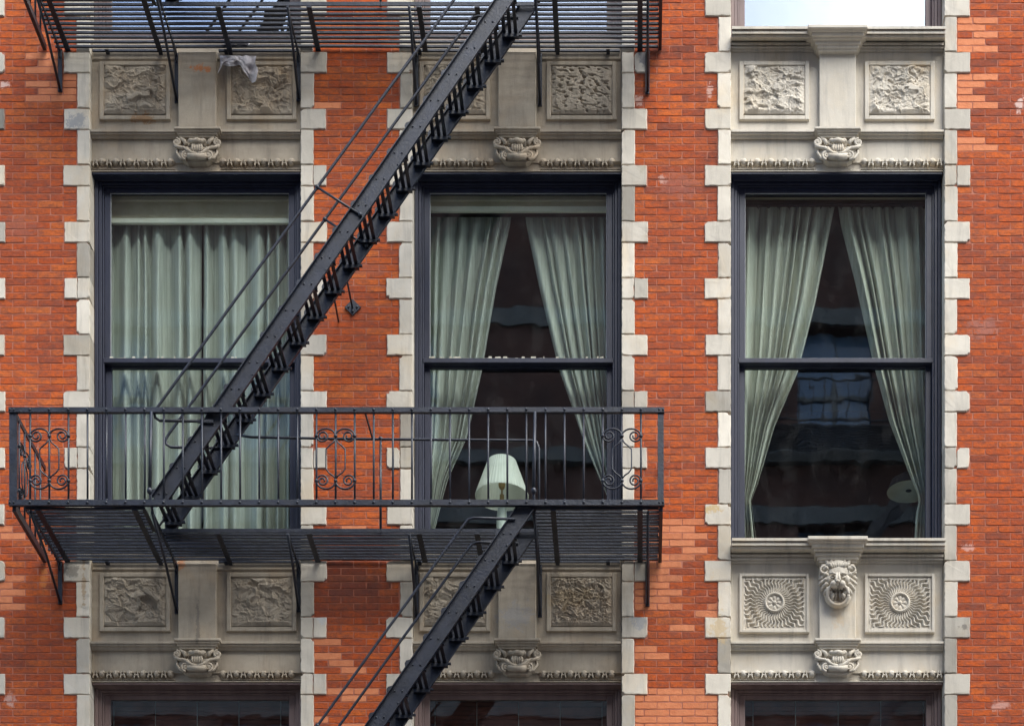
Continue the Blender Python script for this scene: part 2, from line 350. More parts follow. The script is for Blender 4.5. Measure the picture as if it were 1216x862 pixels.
b.box(wx(C_EXT), wx(C_EXT)+.3, -12, -.365, 0, wz(-1000)-.305); b.box(wx(C_R)-.3, wx(C_R), -12, -.365, 0, wz(-1000)-.305); b.box(wx(C_EXT)+.31, wx(C_R)-.31, -12, -11.7, 0, wz(-1000)-.305)
b.build('plain_wall', WALLX, bld)

# stone quoins: one strip of alternating long and short blocks each side of each window column
def quoin_strip(inner, side, mat):
    b = MB(); k = 0; y = Q0
    while y < 912:
        for ln, hgt in ((31, 3*COURSE), (15.6, 5*COURSE)):
            if y+hgt > -60:
                e = inner - side*(ln+random.uniform(-.8, .8)) if side > 0 else inner + ln + random.uniform(-.8, .8)
                t = random.gauss(0, .42)
                if random.random() < .08: t -= .9
                x0, x1 = sorted((inner, e)); front = .013 + random.uniform(-.002, .003)
                split = ln > 20 and random.random() < .12
                if split:
                    xm = inner - side*15 if side > 0 else inner+15
                    for u, v in ((x0, xm), (xm, x1)): b.block(wx(u+.12), wx(v-.12), -.14, front+random.uniform(-.001, .002), wz(y+hgt-.25), wz(y+.25), c=.005, seg=.03, rough=.0025, chip=.02, tone=t+random.uniform(-.6, .6))
                else: b.block(wx(x0), wx(x1), -.14, front, wz(y+hgt-.22), wz(y+.22), c=.005, seg=.03, rough=.0028, chip=.022, tone=t)
            y += hgt
    b.build('quoin_strip', mat, bld)
for i, (a, c_) in enumerate(COLS):
    quoin_strip(a, 1, STONE); quoin_strip(c_, -1, STONE)

# ------------------------------------------------------------------ windows
def window(x0, x1, ytop, ybot, paint, glass, lower=True, narrow=False, meet=412.0, flake=False, row1=False):
    X0, X1 = wx(x0)+.004, wx(x1)-.004; ZT, ZB = wz(ytop)-.002, wz(ybot)
    b = MB(); bw = .058
    def ring(b, x0, x1, z0, z1, w, wt, wb, d0, d1, c=.004):
        b.box(x0, x0+w, d0, d1, z0, z1, c=c); b.box(x1-w, x1, d0, d1, z0, z1, c=c)
        b.box(x0+w+.0005, x1-w-.0005, d0, d1, z1-wt, z1, c=c); b.box(x0+w+.0005, x1-w-.0005, d0, d1, z0, z0+wb, c=c)
    ring(b, X0, X1, ZB, ZT, .034, .022, .05, -.34, -.135)
    ring(b, X0+.0345, X1-.0345, ZB+.0505, ZT-.0225, .03, .024, .03, -.34, -.152)
    ring(b, X0+.065, X1-.065, ZB+.081, ZT-.047, .018, .012, .03, -.34, -.172)
    b.box(X0, X1, -.134, -.050, ZT-.020, ZT, c=.004)  # added head board hiding the soffit; its dark paint stands in for shade
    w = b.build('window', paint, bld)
    xi0, xi1 = X0+.0835, X1-.0835; zi1 = ZT-.0595; zi0 = ZB+.115
    zm = wz(meet, 0) if lower else zi0
    su = MB(); ring(su, xi0, xi1, zm-.045 if lower else zm, zi1, .056, .042, .045, -.225, -.185)
    if lower: su.box(xi0-.012, xi1+.012, -.184, -.168, zm-.046, zm+.004, c=.006)
    su.build('upper_sash', paint, w)
    g = MB(); g.box(xi0+.054, xi1-.054, -.207, -.203, (zm if lower else zm+.04)-.002, zi1-.04); g.build('pane', glass, w)
    if row1:
        gb = MB(); ring(gb, xi0+.0535, xi1-.0535, zm-.0005, zi1-.0395, .007, .006, .006, -.2025, -.197, 0); gb.build('glazing_bead', BEAD, w)
    if lower:
        sl = MB(); ring(sl, xi0, xi1, zi0, zm-.005, .056, .05, .08, -.272, -.2285); sl.build('lower_sash', paint, w)
        g = MB(); g.box(xi0+.054, xi1-.054, -.252, -.248, zi0+.078, zm-.053); g.build('pane', glass, w)
    if flake:
        b = MB(); X = xi0+.05; b.box(X, xi1-.05, -.2025, -.1862, zm+.0008, zm+.004)
        while X < xi1-.05:
            wd = random.uniform(.006, .03); h = random.uniform(.006, .012)+(.014 if random.random() < .25 else 0)
            b.box(X, min(X+wd, xi1-.05), -.2025, -.1835 if h > .01 else -.186, zm+.001, zm+h); b.box(X, min(X+wd, xi1-.05), -.1845, -.1825-random.random()*.0015, zm-random.uniform(.0, .016), zm+.0005) if random.random() < .5 else None
            X += wd+(.0005 if random.random() < .8 else random.uniform(.01, .05))
        b.build('flaking_putty', PUTTY, w)
    return w
def room(x0, x1, yc, yf, mat=ROOM):
    xa, xb, da, db, z0, z1 = wx(x0)-.28, wx(x1)+.28, -.362, -4.2, wz(yf), wz(yc)
    b = MB(); t = .04
    b.box(xa, xb, db-t, db, z0, z1); b.box(xa-t, xa-.001, db, da, z0, z1); b.box(xb+.001, xb+t, db, da, z0, z1)
    b.box(xa, xb, db, da, z1+.001, z1+t); b.box(xa, xb, db, da, z0-t, z0-.001)
    b.build('room_interior', mat, bld)
    b = MB(); b.box(wx(x0)+.02, wx(x1)-.02, -.80, -.37, wz(660), wz(655)) if yf < 800 and yf > 600 else None
    if len(b.bm.faces): b.build('inner_sill', CREAM, bld)
    else: b.bm.free()
SILL_W3, SILL_W1 = 649.5, 650.0
for i, (a, c_) in enumerate(COLS):
    for row, (yt, yb) in enumerate(((-407, 42.5), (200, 649.7), (807, 1256))):
        if i == 0 and row != 1: continue
        paint = NAVY if row == 1 else BROWN; gl = GLASS_SKY if row == 0 else GLASS
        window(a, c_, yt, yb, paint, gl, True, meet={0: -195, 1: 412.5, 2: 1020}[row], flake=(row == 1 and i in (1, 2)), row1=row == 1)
        room(a, c_, yt-14, yb+112)
    if i == 0:
        for u, v in ((1256, 807), (42, -420)):
            b = MB(); b.box(wx(a)+.01, wx(c_)-.01, -.36, -.05, wz(u), wz(v)); b.build('blocked_opening', STONE, bld)

# ------------------------------------------------------------------ stone spandrels between the storeys
def rock_panel(x0, x1, y0, y1, seed, amp=.030, d0=-.052, style=0):
    b = MB(); X0, X1, Z0, Z1 = wx(x0, d0), wx(x1, d0), wz(y1, d0), wz(y0, d0); rnd = random.Random(seed)
    def facet(q):
        dd, pp = noise.voronoi(q); o = pp[0]; hs = noise.noise(o*13.7+Vector((1, 2, 3)))
        tl = Vector((noise.noise(o*9.1), noise.noise(o*7.7+Vector((4, 4, 4))), 0)); dl = q-o
        return hs*.9 + 1.9*(tl.x*dl.x+tl.y*dl.y) + .55*dl.length**2, min(1, (dd[1]-dd[0])*4)
    def h(u, v):
        p = Vector((u*2.6+seed*7.3, v*2.7+seed*3.1, seed*1.7))
        q = p+Vector((noise.noise(p*2.1), noise.noise(p*2.1+Vector((5, 5, 5))), 0))*.28
        f1, e1 = facet(q*1.25); f2, e2 = facet(q*2.9+Vector((9, 2, 4))); f3, e3 = facet(q*6.3+Vector((2, 7, 1)))
        e = max(0, min(1, min(u, 1-u, v, 1-v)*11))
        hh = .30 + .75*f1 + .42*f2 + .20*f3 + .16*noise.noise(q*17) + .10*noise.noise(q*37)
        if style == 1: hh = .5+.2*f1+.12*noise.noise(q*20)-max(0, noise.noise(Vector((p.x*5, p.y*8.5, 1))+Vector((p.y*2, 0, 0)))-.12)*2.6*(.4+.6*(noise.noise(p*1.3) > -.15))
        if style == 2: hh = .45+.25*f1+.55*f3*.8+.4*noise.noise(q*13)+.3*noise.noise(q*29)
        if v < .08: hh += .35
        return max(-.55, min(1.25, hh))*amp*(.15+.85*e)
    nu, nv = 120, 100
    b.grid(lambda u, v: (X0+(X1-X0)*u, -(d0+h(u, v)), Z0+(Z1-Z0)*v), nu, nv, smooth=True)
    return b
def sun_panel(x0, x1, y0, y1, d0=-.050):
    b = MB(); cx, cy = (x0+x1)/2, (y0+y1)/2
    def h(px, py):
        dx, dy = px-cx, py-cy; r = math.hypot(dx, dy); th = math.atan2(dy, dx)
        if r > 12.2:
            a = math.sin(37*th + 1.7*math.sin(r*2*math.pi/10.5) + .5)
            return .0115*a*min(1, .3+(r-12)/16) + .004
        if r > 9: return .014 + .012*math.cos((r-10.6)/1.6*math.pi/2)
        if r < 2.6: return .012+.012*math.cos(r/2.6*math.pi/2)
        return .004 + .010*abs(math.cos(4*th))*math.sin((r-2.6)/6.4*math.pi)**.6
    nu, nv = 190, 150
    b.grid(lambda u, v: (wx(x0+(x1-x0)*u, d0), -(d0+h(x0+(x1-x0)*u, y0+(y1-y0)*v)), wz(y0+(y1-y0)*v, d0)), nu, nv)
    return b
def panel_frame(b, x0, x1, y0, y1, w, dlo, dhi, steps=2):
    for k in range(steps):
        a = w*k/steps; c = w*(k+1)/steps; dd = dhi-(dhi-dlo)*.45*k; X0, X1, Z0, Z1 = wx(x0, dhi), wx(x1, dhi), wz(y1, dhi), wz(y0, dhi); A, C = a*K, c*K
        b.box(X0+A, X0+C, dlo-.02, dd, Z0+A, Z1-A, c=.004); b.box(X1-C, X1-A, dlo-.02, dd, Z0+A, Z1-A, c=.004)
        b.box(X0+C+.0004, X1-C-.0004, dlo-.02, dd, Z1-C, Z1-A, c=.004); b.box(X0+C+.0004, X1-C-.0004, dlo-.02, dd, Z0+A, Z0+C, c=.004)
def spiral(cx, cy, d, r0, r1, a0, turns, n=26):
    return [PT(cx+(r0+(r1-r0)*i/n)*math.cos(a0+turns*2*math.pi*i/n), cy+(r0+(r1-r0)*i/n)*math.sin(a0+turns*2*math.pi*i/n), d) for i in range(n+1)]
def scroll_bracket(cx, y, mat, parent):
    """y = top of the bracket"""
    b = MB(); q = lambda x, yy, d=.02: PT(cx+x, y+yy, d)
    b.prism([(wx(cx-23, 0), wz(y, 0)), (wx(cx+23, 0), wz(y, 0)), (wx(cx+19, 0), wz(y+14, 0)), (wx(cx+22, 0), wz(y+21, 0)), (wx(cx+15, 0), wz(y+27, 0)), (wx(cx-15, 0), wz(y+27, 0)), (wx(cx-22, 0), wz(y+21, 0)), (wx(cx-19, 0), wz(y+14, 0))], -.06, -.006)
    b.box(wx(cx-19), wx(cx+19), -.05, .022, wz(y+24), wz(y+13), c=.012)
    for s in (-1, 1):
        a0 = math.pi if s > 0 else 0
        b.tube(spiral(cx+s*24.5, y+6.5, .018, 4.6, .8, a0+math.pi/2*s, -1.5*s), .0125, 8)
        b.ell(q(s*24.5, 6.5, .01), .022, .02, .022)
        b.tube([q(s*27, 10.5, .015), q(s*21, 12.5, .022), q(s*15, 13, .03), q(s*11, 16, .036), q(s*6, 19.0, .042), q(0, 20, .045)], [.016, .016, .015, .018, .015, .014], 8)
        b.ell(q(s*12, 14.5, .03), .022, .022, .02)
        b.tube(spiral(cx+s*13.5, y+21.5, .030, 5.2, .8, math.pi/2, -1.6*s), .0115, 8)
        b.ell(q(s*13.5, 21.5, .022), .02, .02, .02)
        b.tube([q(s*23, 13, .0), q(s*24, 19, .006), q(s*20, 25, .018), q(s*14, 27, .028)], .012, 8)
        b.ell(q(s*19, 19, -.006), .032, .018, .05)
        b.ell(q(s*7.5, 4.6, .03), .026, .024, .022)
        b.tube([q(s*20, 2.5, .0), q(s*15, 5, .012), q(s*13, 10, .016)], .02, 8)
    b.tube([q(-8, 5.5, .034), q(0, 4.2, .04), q(8, 5.5, .034)], [.02, .026, .02], 8)
    for k in range(-2, 3): b.tube([q(k*2.4, 8.5, .030), q(k*2.9, 13, .034), q(k*2.2, 18, .036)], [.012, .014, .008], 6)
    b.tube([q(-11, 23, .03), q(0, 23.5, .036), q(11, 23, .03)], [.028, .03, .028], 10)
    b.prism([(wx(cx-17, 0), wz(y+27.3, 0)), (wx(cx+17, 0), wz(y+27.3, 0)), (wx(cx+11, 0), wz(y+31, 0)), (wx(cx-11, 0), wz(y+31, 0))], -.06, .012)
    return b.build('scroll_bracket', mat, parent)
def lion_head(cx, cy, mat, parent):
    """cx, cy: middle of the eyes"""
    b = MB(); q = lambda x, yy, d: PT(cx+x, cy+yy, d)
    k = K
    b.ell(q(0, 2, .02), 17*k, .10, 18*k, 20, 14)
    b.ell(q(0, -9, .03), 13*k, .08, 8*k, 16, 10)
    for s in (-1, 1):
        b.ell(q(s*16.5, -7, .05), 4.6*k, .04, 5.2*k); b.tube(spiral(cx+s*16.5, cy-7, .085, 4.4, 3.9, 0, 1, 16), .010, 6)
        b.tube([q(s*2.2, -1.5, .135), q(s*6, -3.2, .132), q(s*10.5, -2.2, .11)], [.010, .012, .008], 8)       # brows
        b.ell(q(s*6.2, .8, .108), 2.0*k, .014, 1.3*k); b.tube([q(s*3.2, 1.7, .118), q(s*6.4, 2.6, .124), q(s*9.4, 1.2, .11)], .007, 6)
        b.ell(q(s*10, 6, .07), 5*k, .05, 6*k); b.ell(q(s*4.6, 10.5, .135), 4.8*k, .042, 4.2*k)               # cheeks, muzzle
        b.tube([q(s*1.2, -3, .135), q(s*1.6, 3, .155), q(s*2.4, 7, .168)], [.010, .014, .016], 8)
        for j, (a, l, y0) in enumerate([(-75, 9, -13), (-55, 10, -12), (-30, 9, -9), (-8, 9, -2), (8, 10, 4), (22, 11, 9), (40, 11, 14), (58, 12, 18), (70, 11, 22)]):
            for m in range(2):
                aa = R(a+m*9-4); rr = 15.5-m*4; x0 = s*rr*math.cos(aa*.8); yy = y0*.9+m*2.0; x1 = x0+s*l*.62*math.cos(aa); y1 = yy+l*.62*math.sin(aa)
                b.tube([q(x0, yy, .05+m*.03), q((x0+x1)/2, (yy+y1)/2-1.6, .06+m*.03), q(x1, y1, .045+m*.02), q(x1+s*.3, y1+2.2, .02)], [.016, .021, .016, .005], 6)
    for j in range(-3, 4): b.tube([q(j*2.2, -9, .10), q(j*3.0, -13, .10), q(j*3.9, -15.5, .06)], [.013, .018, .008], 6)
    b.ell(q(0, 7.0, .168), 3.2*k, .020, 2.0*k); b.tube([q(0, 8.5, .17), q(0, 12, .165)], .006, 6)
    # the ring it holds in its jaws
    b.tube([q(12.4*math.cos(t), 22.6+12.6*math.sin(t), .088-.03*math.sin(t)) for t in [i*2*math.pi/36 for i in range(37)]], .017, 10)
    b.tube([q(9.6*math.cos(t), 22.6+9.8*math.sin(t), .062-.02*math.sin(t)) for t in [i*2*math.pi/36 for i in range(37)]], .014, 8)
    b.tube([q(13.6*math.cos(t), 22.8+13.8*math.sin(t), .03) for t in [i*2*math.pi/36 for i in range(37)]], .022, 8)
    b.ell(q(0, 25, .008), 5*k, .045, 8*k)
    for s in (-1, 1):
        b.tube([q(s*2.3, 18.5, .07), q(s*2.8, 25, .06), q(s*3.4, 31, .03)], [.012, .017, .014], 8)
    for j in (-5, -2.2, 2.2, 5): b.tube([q(j, 13.5, .12), q(j*.95, 17.5, .11)], [.011, .003], 6)
    b.tube([q(-9, 12, .11), q(-4, 14, .125), q(0, 13, .13), q(4, 14, .125), q(9, 12, .11)], .013, 8)
    return b.build('lion_head', mat, parent)

def spandrel(i, oy, mat, style, seed):
    a, c_ = COLS[i]; cx = {0: -149, 1: 234, 2: 614, 3: 995}[i]; X0, X1 = wx(a)+.002, wx(c_)-.002
    dx = cx-995
    b = MB()
    zc = lambda y, d: wz(oy+y, d)
    FD = -.06
    b.box(X0, X1, -.36, FD, wz(oy+199.8), wz(oy+43))                              # body
    if i == 3:
        prof = [(-.13, zc(42.4, 0)+.0), (-.13, zc(31.5, .13)), (.13, zc(31.5, .13)), (.13, zc(34.6, .13)), (.098, zc(36.4, .098)), (.115, zc(37.0, .115)), (.115, zc(40.2, .115)), (.082, zc(41.6, .082)), (.092, zc(42.2, .092)), (.088, zc(44.6, .088)), (.06, zc(46, .06)),
                (-.035, zc(50.3, -.035)), (-.002, zc(51.0, -.002)), (-.002, zc(54, -.002)), (-.032, zc(55.0, -.032)), (-.012, zc(55.6, -.012)), (-.014, zc(57.8, -.014)), (-.035, zc(58.2, -.035)), (-.042, zc(61.5, -.042)), (-.06, zc(62.5, -.06)), (-.13, zc(62.5, -.13))]
        prof[0] = (-.13, zc(62.5, -.13)-.001); prof = prof[1:]
        b.profile(prof, X0+.001, X1-.001)
    else:
        b.box(X0+.001, X1-.001, -.13, -.02 if 0 else -.045, wz(oy+67), wz(oy+42.5), c=.01)
    # lower moulding
    prof = [(-.10, zc(154, -.1)), (.005, zc(154.2, .005)), (.005, zc(156.6, .005)), (-.008, zc(157.2, -.008)), (-.008, zc(159.5, -.008)), (-.026, zc(161, -.026)), (-.034, zc(163.8, -.034)), (-.048, zc(165.8, -.048)), (-.10, zc(165.8, -.10))]
    b.profile(prof, X0+.001, X1-.001)
    b.box(X0+.0015, X1-.0015, -.1, -.048, wz(oy+189.6), wz(oy+187.6), c=.003); b.box(X0+.0015, X1-.0015, -.1, -.040, wz(oy+200.2), wz(oy+198.6), c=.003)
    sp = b.build('spandrel', mat, bld)
    # pilaster and caps
    p = MB(); w0, w1 = (cx-22, cx+21.5) if i == 3 else (cx-22.5, cx+22.5)
    p.box(wx(w0, 0), wx(w1, 0), -.07, .0, wz(oy+151), wz(oy+(60 if i == 3 else 61.5)), c=.006)
    if i == 3:
        for (yy0, yy1, hw, dd) in ((28.7, 33.0, 35.5, .180), (33.6, 36.5, 33.5, .155), (36.8, 42.0, 31, .132), (42.6, 46.0, 29, .105), (48.5, 52.5, 27, .075), (52.5, 57.0, 24.5, .06), (57.0, 60.6, 22.8, .045)):
            p.box(wx(cx-hw, dd), wx(cx+hw, dd), -.1, dd, wz(oy+yy1, dd)-.003, wz(oy+yy0, dd)-.001, c=.006)
    else:
        p.tube([(wx(w0+.8), 0.022, wz(oy+63)), (wx(w1-.8), .022, wz(oy+63))], .022, 10)
    for (yy0, yy1, hw, dd) in ((150, 153, 27.5, .060), (153, 156.2, 26, .046), (156.2, 159.5, 24, .032), (159.5, 163, 22, .018)):
        p.box(wx(cx-hw, dd), wx(cx+hw, dd), -.1, dd, wz(oy+yy1, dd)-.002, wz(oy+yy0, dd)-.0005, c=.005)
    p.build('pilaster', mat, sp)
    # framed panels
    for s, (xa, xb) in enumerate(((878, 961), (1027, 1110)) if i == 3 else ((879, 963), (1030, 1113))):
        xa += dx; xb += dx
        f = MB()
        if style == 'sun':
            panel_frame(f, xa, xb, oy+73.5, oy+143.5, 7, FD, -.026, 2); f.build('panel_frame', mat, sp)
            sun_panel(xa+6, xb-6, oy+80, oy+137.5).build('sunburst_panel', mat, sp)
        else:
            panel_frame(f, xa, xb, oy+72.5, oy+142, 5, FD, -.034, 1); f.build('panel_frame', mat, sp)
            st = {(2, 0, 1): 1, (2, 607, 1): 2, (2, 607, 0): 0}.get((i, oy, s), 0)
            rock_panel(xa+5, xb-5, oy+77.5, oy+136, seed+s*1.37, (.034 if i == 3 else .031), style=st).build('carved_panel', mat, sp)
    # egg and dart, one run each side of the bracket
    for sd in (-1, 1):
        e = MB(); n = 0; x = cx+sd*31
        while a+4 < x < c_-4:
            if n % 2 == 0: e.ell(PT(x, oy+193.4, -.056), 4.7*K, .036, 4.5*K, 14, 8)
            else:
                for m in (-1, 1): e.bar(PT(x+m*.9, oy+189.8, -.044), PT(x+m*2.7, oy+197.8, -.044), .011, .04, up=(0, 1, 0))
                e.bar(PT(x-1.6, oy+194.6, -.046), PT(x+1.6, oy+194.6, -.046), .04, .010)
            x += sd*8.12; n += 1
        e.profile([(-.09, wz(oy+189.2)), (-.036, wz(oy+189.2)), (-.022, wz(oy+189.9)), (-.075, wz(oy+190.6)), (-.080, wz(oy+197.0)), (-.034, wz(oy+198.0)), (-.09, wz(oy+198.4))], *sorted((wx(cx+sd*27), (X1-.0025) if sd > 0 else (X0+.0025))))
        e.build('egg_moulding', mat, sp)
    scroll_bracket(cx, oy+163, mat, sp)
    return sp
for i in range(4):
    for oy, nm in ((0, 'u'), (607, 'l')):
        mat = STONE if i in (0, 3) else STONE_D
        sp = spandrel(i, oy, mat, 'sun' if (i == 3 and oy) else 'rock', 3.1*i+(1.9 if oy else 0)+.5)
        if i == 3 and oy: lion_head(995, 683, STONE, sp)

# ------------------------------------------------------------------ things behind the glass
def lerp_poly(pts, y):
    if y <= pts[0][0]: return pts[0][1]
    for (a, u), (b_, v) in zip(pts, pts[1:]):
        if y <= b_: return u+(v-u)*(y-a)/(b_-a)
    return pts[-1][1]
def curtain(label, left, right, ytop, ybot, folds, seed, d=-.42, amp=.075, mat=CURT, gather=True, header=True, hem_follow=0):
    rnd = random.Random(seed); ph = [rnd.uniform(0, 6.28) for _ in range(6)]
    ws = [rnd.uniform(.5, 1.7) for _ in range(folds)]; tot = sum(ws); edges = [0]
    for w in ws: edges.append(edges[-1]+w/tot)
    amps = [rnd.uniform(.55, 1.3) for _ in range(folds)]; drift = [rnd.uniform(-.35, .35) for _ in range(folds+1)]
    def fold(u, v):
        e = [max(0, min(1, x+(drift[k]*.10*v if 0 < k < folds else 0)/max(1, folds/5))) for k, x in enumerate(edges)]
        for k in range(folds):
            if u <= e[k+1] or k == folds-1:
                t = (u-e[k])/max(1e-4, e[k+1]-e[k]); t = max(0, min(1, t))
                w_ = abs(2*t-1); sg = 1 if math.sin(ph[k % 6]+k) > 0 else -1
                return (.5-1.35*w_**2.2+sg*.75*math.sin(2*math.pi*t)*(.4+.6*(1-w_)))*amps[k]
    nu, nv = folds*18, 60; b = MB()
    def fn(u, v):
        y = ytop+(ybot-ytop)*v; xl, xr = lerp_poly(left, y), lerp_poly(right, y)
        px = xl+(xr-xl)*u; grow = .55+.45*min(1, v*3)
        hd = 0
        if header and v < .035: grow *= .8
        f = fold(u, v)*amp*grow
        f += .012*noise.noise(Vector((u*5+seed, v*4, seed))) + .006*noise.noise(Vector((u*14+seed, v*13, 2)))
        px += (math.cos(u*folds*2*math.pi+ph[0])*.7 + 1.4*noise.noise(Vector((u*6, v*3.2, seed))))*min(1, v*4)*(1 if 0 < u < 1 else .6)
        return PT(px, y, d+f)
    b.grid(fn, nu, nv)
    o = b.build('curtain', mat); o.location = (0, 0, 0)
    return tag(o, label, 'curtain', 'curtains behind the sash windows')
curtain('drawn sage curtain, left half of the closed pair in the left window', [(0, 128)], [(0, 240), (430, 239.5), (640, 239)], 268, 652, 7, 3, amp=.105)
curtain('drawn sage curtain, right half of the closed pair in the left window', [(0, 241.5), (430, 242), (640, 242)], [(0, 350)], 268, 652, 7, 11, d=-.43, amp=.105)
curtain('open sage curtain on the left side of the window with the lamp', [(0, 505)], [(262, 607), (340, 590), (437, 573), (520, 555), (570, 532), (628, 516), (652, 514)], 258, 652, 8, 5, d=-.46)
curtain('open sage curtain on the right side of the window with the lamp', [(262, 624), (340, 640), (437, 663), (520, 692), (590, 722), (652, 733)], [(0, 727), (560, 727), (600, 734), (652, 744)], 258, 652, 8, 8, d=-.46)
curtain('grey green curtain tied back to the left in the right window', [(0, 882)], [(246, 991), (275, 985), (360, 968), (441, 948), (508, 919), (576, 899), (594, 892), (612, 894), (655, 899)], 246, 656, 8, 21, d=-.46, mat=CURT2)
curtain('grey green curtain tied back to the right in the right window', [(246, 995), (270, 999), (340, 1017), (430, 1037), (500, 1056), (560, 1079), (592, 1092), (612, 1088), (655, 1085)], [(0, 1106)], 246, 656, 8, 33, d=-.46, mat=CURT2)
# curtain rod with rings in the right window
rod = empty('curtain_rod', (wx(995, -.44), .44, wz(242, -.44)), 'dark curtain rod with small rings across the top of the right window', 'curtain rod'); O = rod.location
b = MB(); b.tube([PT(872, 243, -.44), PT(1118, 243, -.44)], .013, 10); b.build('rod', IRON, rod, O)
for k in range(18):
    x = 888+k*12.3; b = MB(); b.tube([PT(x+2.2*math.cos(t), 244.5+2.4*math.sin(t), -.44) for t in [i*2*math.pi/12 for i in range(13)]], .004, 6); b.tube([PT(x, 246.5, -.44), PT(x+.5, 249, -.45)], .004, 6); b.build('ring', IRON, rod, O)
# roller blinds
def blind(label, x0, x1, y0, y1, cloth=BLIND, d=-.315, edge=True):
    root = empty('roller_blind', tuple(PT((x0+x1)/2, y1, d)), label, 'roller blind', 'roller blinds at the window heads'); O = root.location
    b = MB(); b.box(wx(x0, d), wx(x1, d), d-.003, d+.001, wz(y1-1, d), wz(y0, d)); b.build('blind_cloth', cloth, root, O)
    if edge: b = MB(); b.box(wx(x0-.5, d), wx(x1+.5, d), d-.012, d+.014, wz(y1+2.4, d), wz(y1-4.2, d), c=.006); b.build('bottom_rail', CREAM, root, O)
    if edge: b = MB(); b.box(wx(x0, d), wx(x1, d), d-.01, d+.02, wz(240, d), wz(231, d), c=.005); b.build('cassette', TAN, root, O)
    b = MB(); b.tube([(wx(x0, d), -d+.03, wz(y0, d)-.02), (wx(x1, d), -d+.03, wz(y0, d)-.02)], .026, 12); b.build('roller', CREAM, root, O)
blind('tan roller blind with a cream bottom rail above the closed curtains', 127, 350, 205, 264)
blind('tan roller blind with a cream bottom rail in the window with the lamp', 505, 728, 205, 250)
blind('short tan roller blind above the rod in the right window', 882, 1106, 205, 238, edge=False)
PALE = plain_mat('pale_grey_paint', (.30, .30, .28), (.36, .36, .34), 6, .6)
def stand_in(label, x0, x1, d=-.34):  # slats and cords added to imitate brick and grid lines reflected from opposite
    root = empty('reflection_slats', tuple(PT((x0+x1)/2, 1000, d)), label, 'venetian blind', 'slats standing in for reflected brick in the brown windows'); O = root.location
    b = MB(); b.box(wx(x0, d), wx(x1, d), d-.03, d+.03, wz(829, d), wz(806, d), c=.004); b.build('head_rail', PALE, root, O)
    b = MB(); z = wz(831, d)
    while z > wz(1000, d):
        dz = random.uniform(-.003, .003); b.bar((wx(x0+1, d), -d-.006, z), (wx(x1-1, d), -d-.006, z+dz), .004, .036, up=(0, -.5, 1)); z -= .043
    b.build('slats', BRICK_REFL, root, O)
    for k in range(5):
        x = x0+14+(x1-x0-28)*k/4; b = MB(); b.tube([(wx(x, d), -d-.026, wz(829, d)), (wx(x, d), -d-.026, wz(1000, d))], .0035, 6); b.build('cord', PALE, root, O)
stand_in('dark red slats imitating reflected brick in the brown window at the bottom left', 122, 348)
stand_in('dark red slats imitating reflected brick in the brown window behind the lower stair', 503, 729)
stand_in('dark red slats imitating reflected brick in the brown window under the sunburst panels', 880, 1110)

# table lamp in the middle window
LD = -.62
base = PT(596, 590, LD); base.z = wz(655)
lamp = empty('table_lamp', base, 'pale table lamp with a pleated drum shade standing behind the middle window', 'lamp'); O = base
zb = wz(590, LD); r1 = 31.5*K*1.033; r0 = 16.5*K*1.033; zt = wz(541+7, LD)
b = MB(); sg = 96
pr = [(r1, zb), (r1*.996, zb+.012)] + [(r1+(r0-r1)*(t/8), zb+.012+(zt-zb-.012)*t/8) for t in range(1, 9)]
rows = []
for r, z in pr: rows.append([b.bm.verts.new((O.x+(r+.0035*(k % 2))*math.cos(2*math.pi*k/sg), O.y+(r+.0035*(k % 2))*math.sin(2*math.pi*k/sg), z)) for k in range(sg)])
for a_, c_ in zip(rows, rows[1:]):
    for k in range(sg): b.face((a_[k], a_[(k+1) % sg], c_[(k+1) % sg], c_[k]), False)
b.build('lamp_shade', SHADE, lamp, O, recalc=True)
b = MB(); b.lathe((O.x, O.y, 0), [(.10, O.z), (.105, O.z+.02), (.075, O.z+.05), (.062, O.z+.2), (.052, zb-.20), (.04, zb-.10), (.036, zb-.06)], 24); b.build('lamp_base', CERAM, lamp, O)
b = MB(); b.tube([(O.x, O.y, zb-.06), (O.x, O.y, zb+.02)], .022, 12); b.tube([(O.x, O.y, zb+.02), (O.x, O.y, zt-.02)], .009, 8); b.ell((O.x, O.y, zb+.12), .035, .035, .05); b.tube([(O.x+.05, O.y-.03, zb+.04), (O.x+.05, O.y-.03, zb-.05)], .003, 6); b.build('socket', BRASS, lamp, O)
# lamp behind the right window
LD = -.75; base = PT(1079, 584, LD)
lamp2 = empty('pendant_lamp', base, 'shade with pale underside half hidden by the right curtain of the right window', 'lamp'); O = base
zb = base.z; r1 = 26*K*1.04
b = MB(); b.lathe((O.x, O.y, 0), [(r1, zb), (r1*.8, zb+.10), (.07, zb+.17)], 40, cap=False); b.lathe((O.x, O.y, 0), [(r1*.985, zb+.003), (.03, zb+.012)], 40, mi=1, cap=False); b.build('lamp_shade', [TEAL, DIM], lamp2, O)
b = MB(); b.tube([(O.x, O.y, zb+.16), (O.x, O.y, wz(187))], .005, 6); b.build('cord', TEAL, lamp2, O)

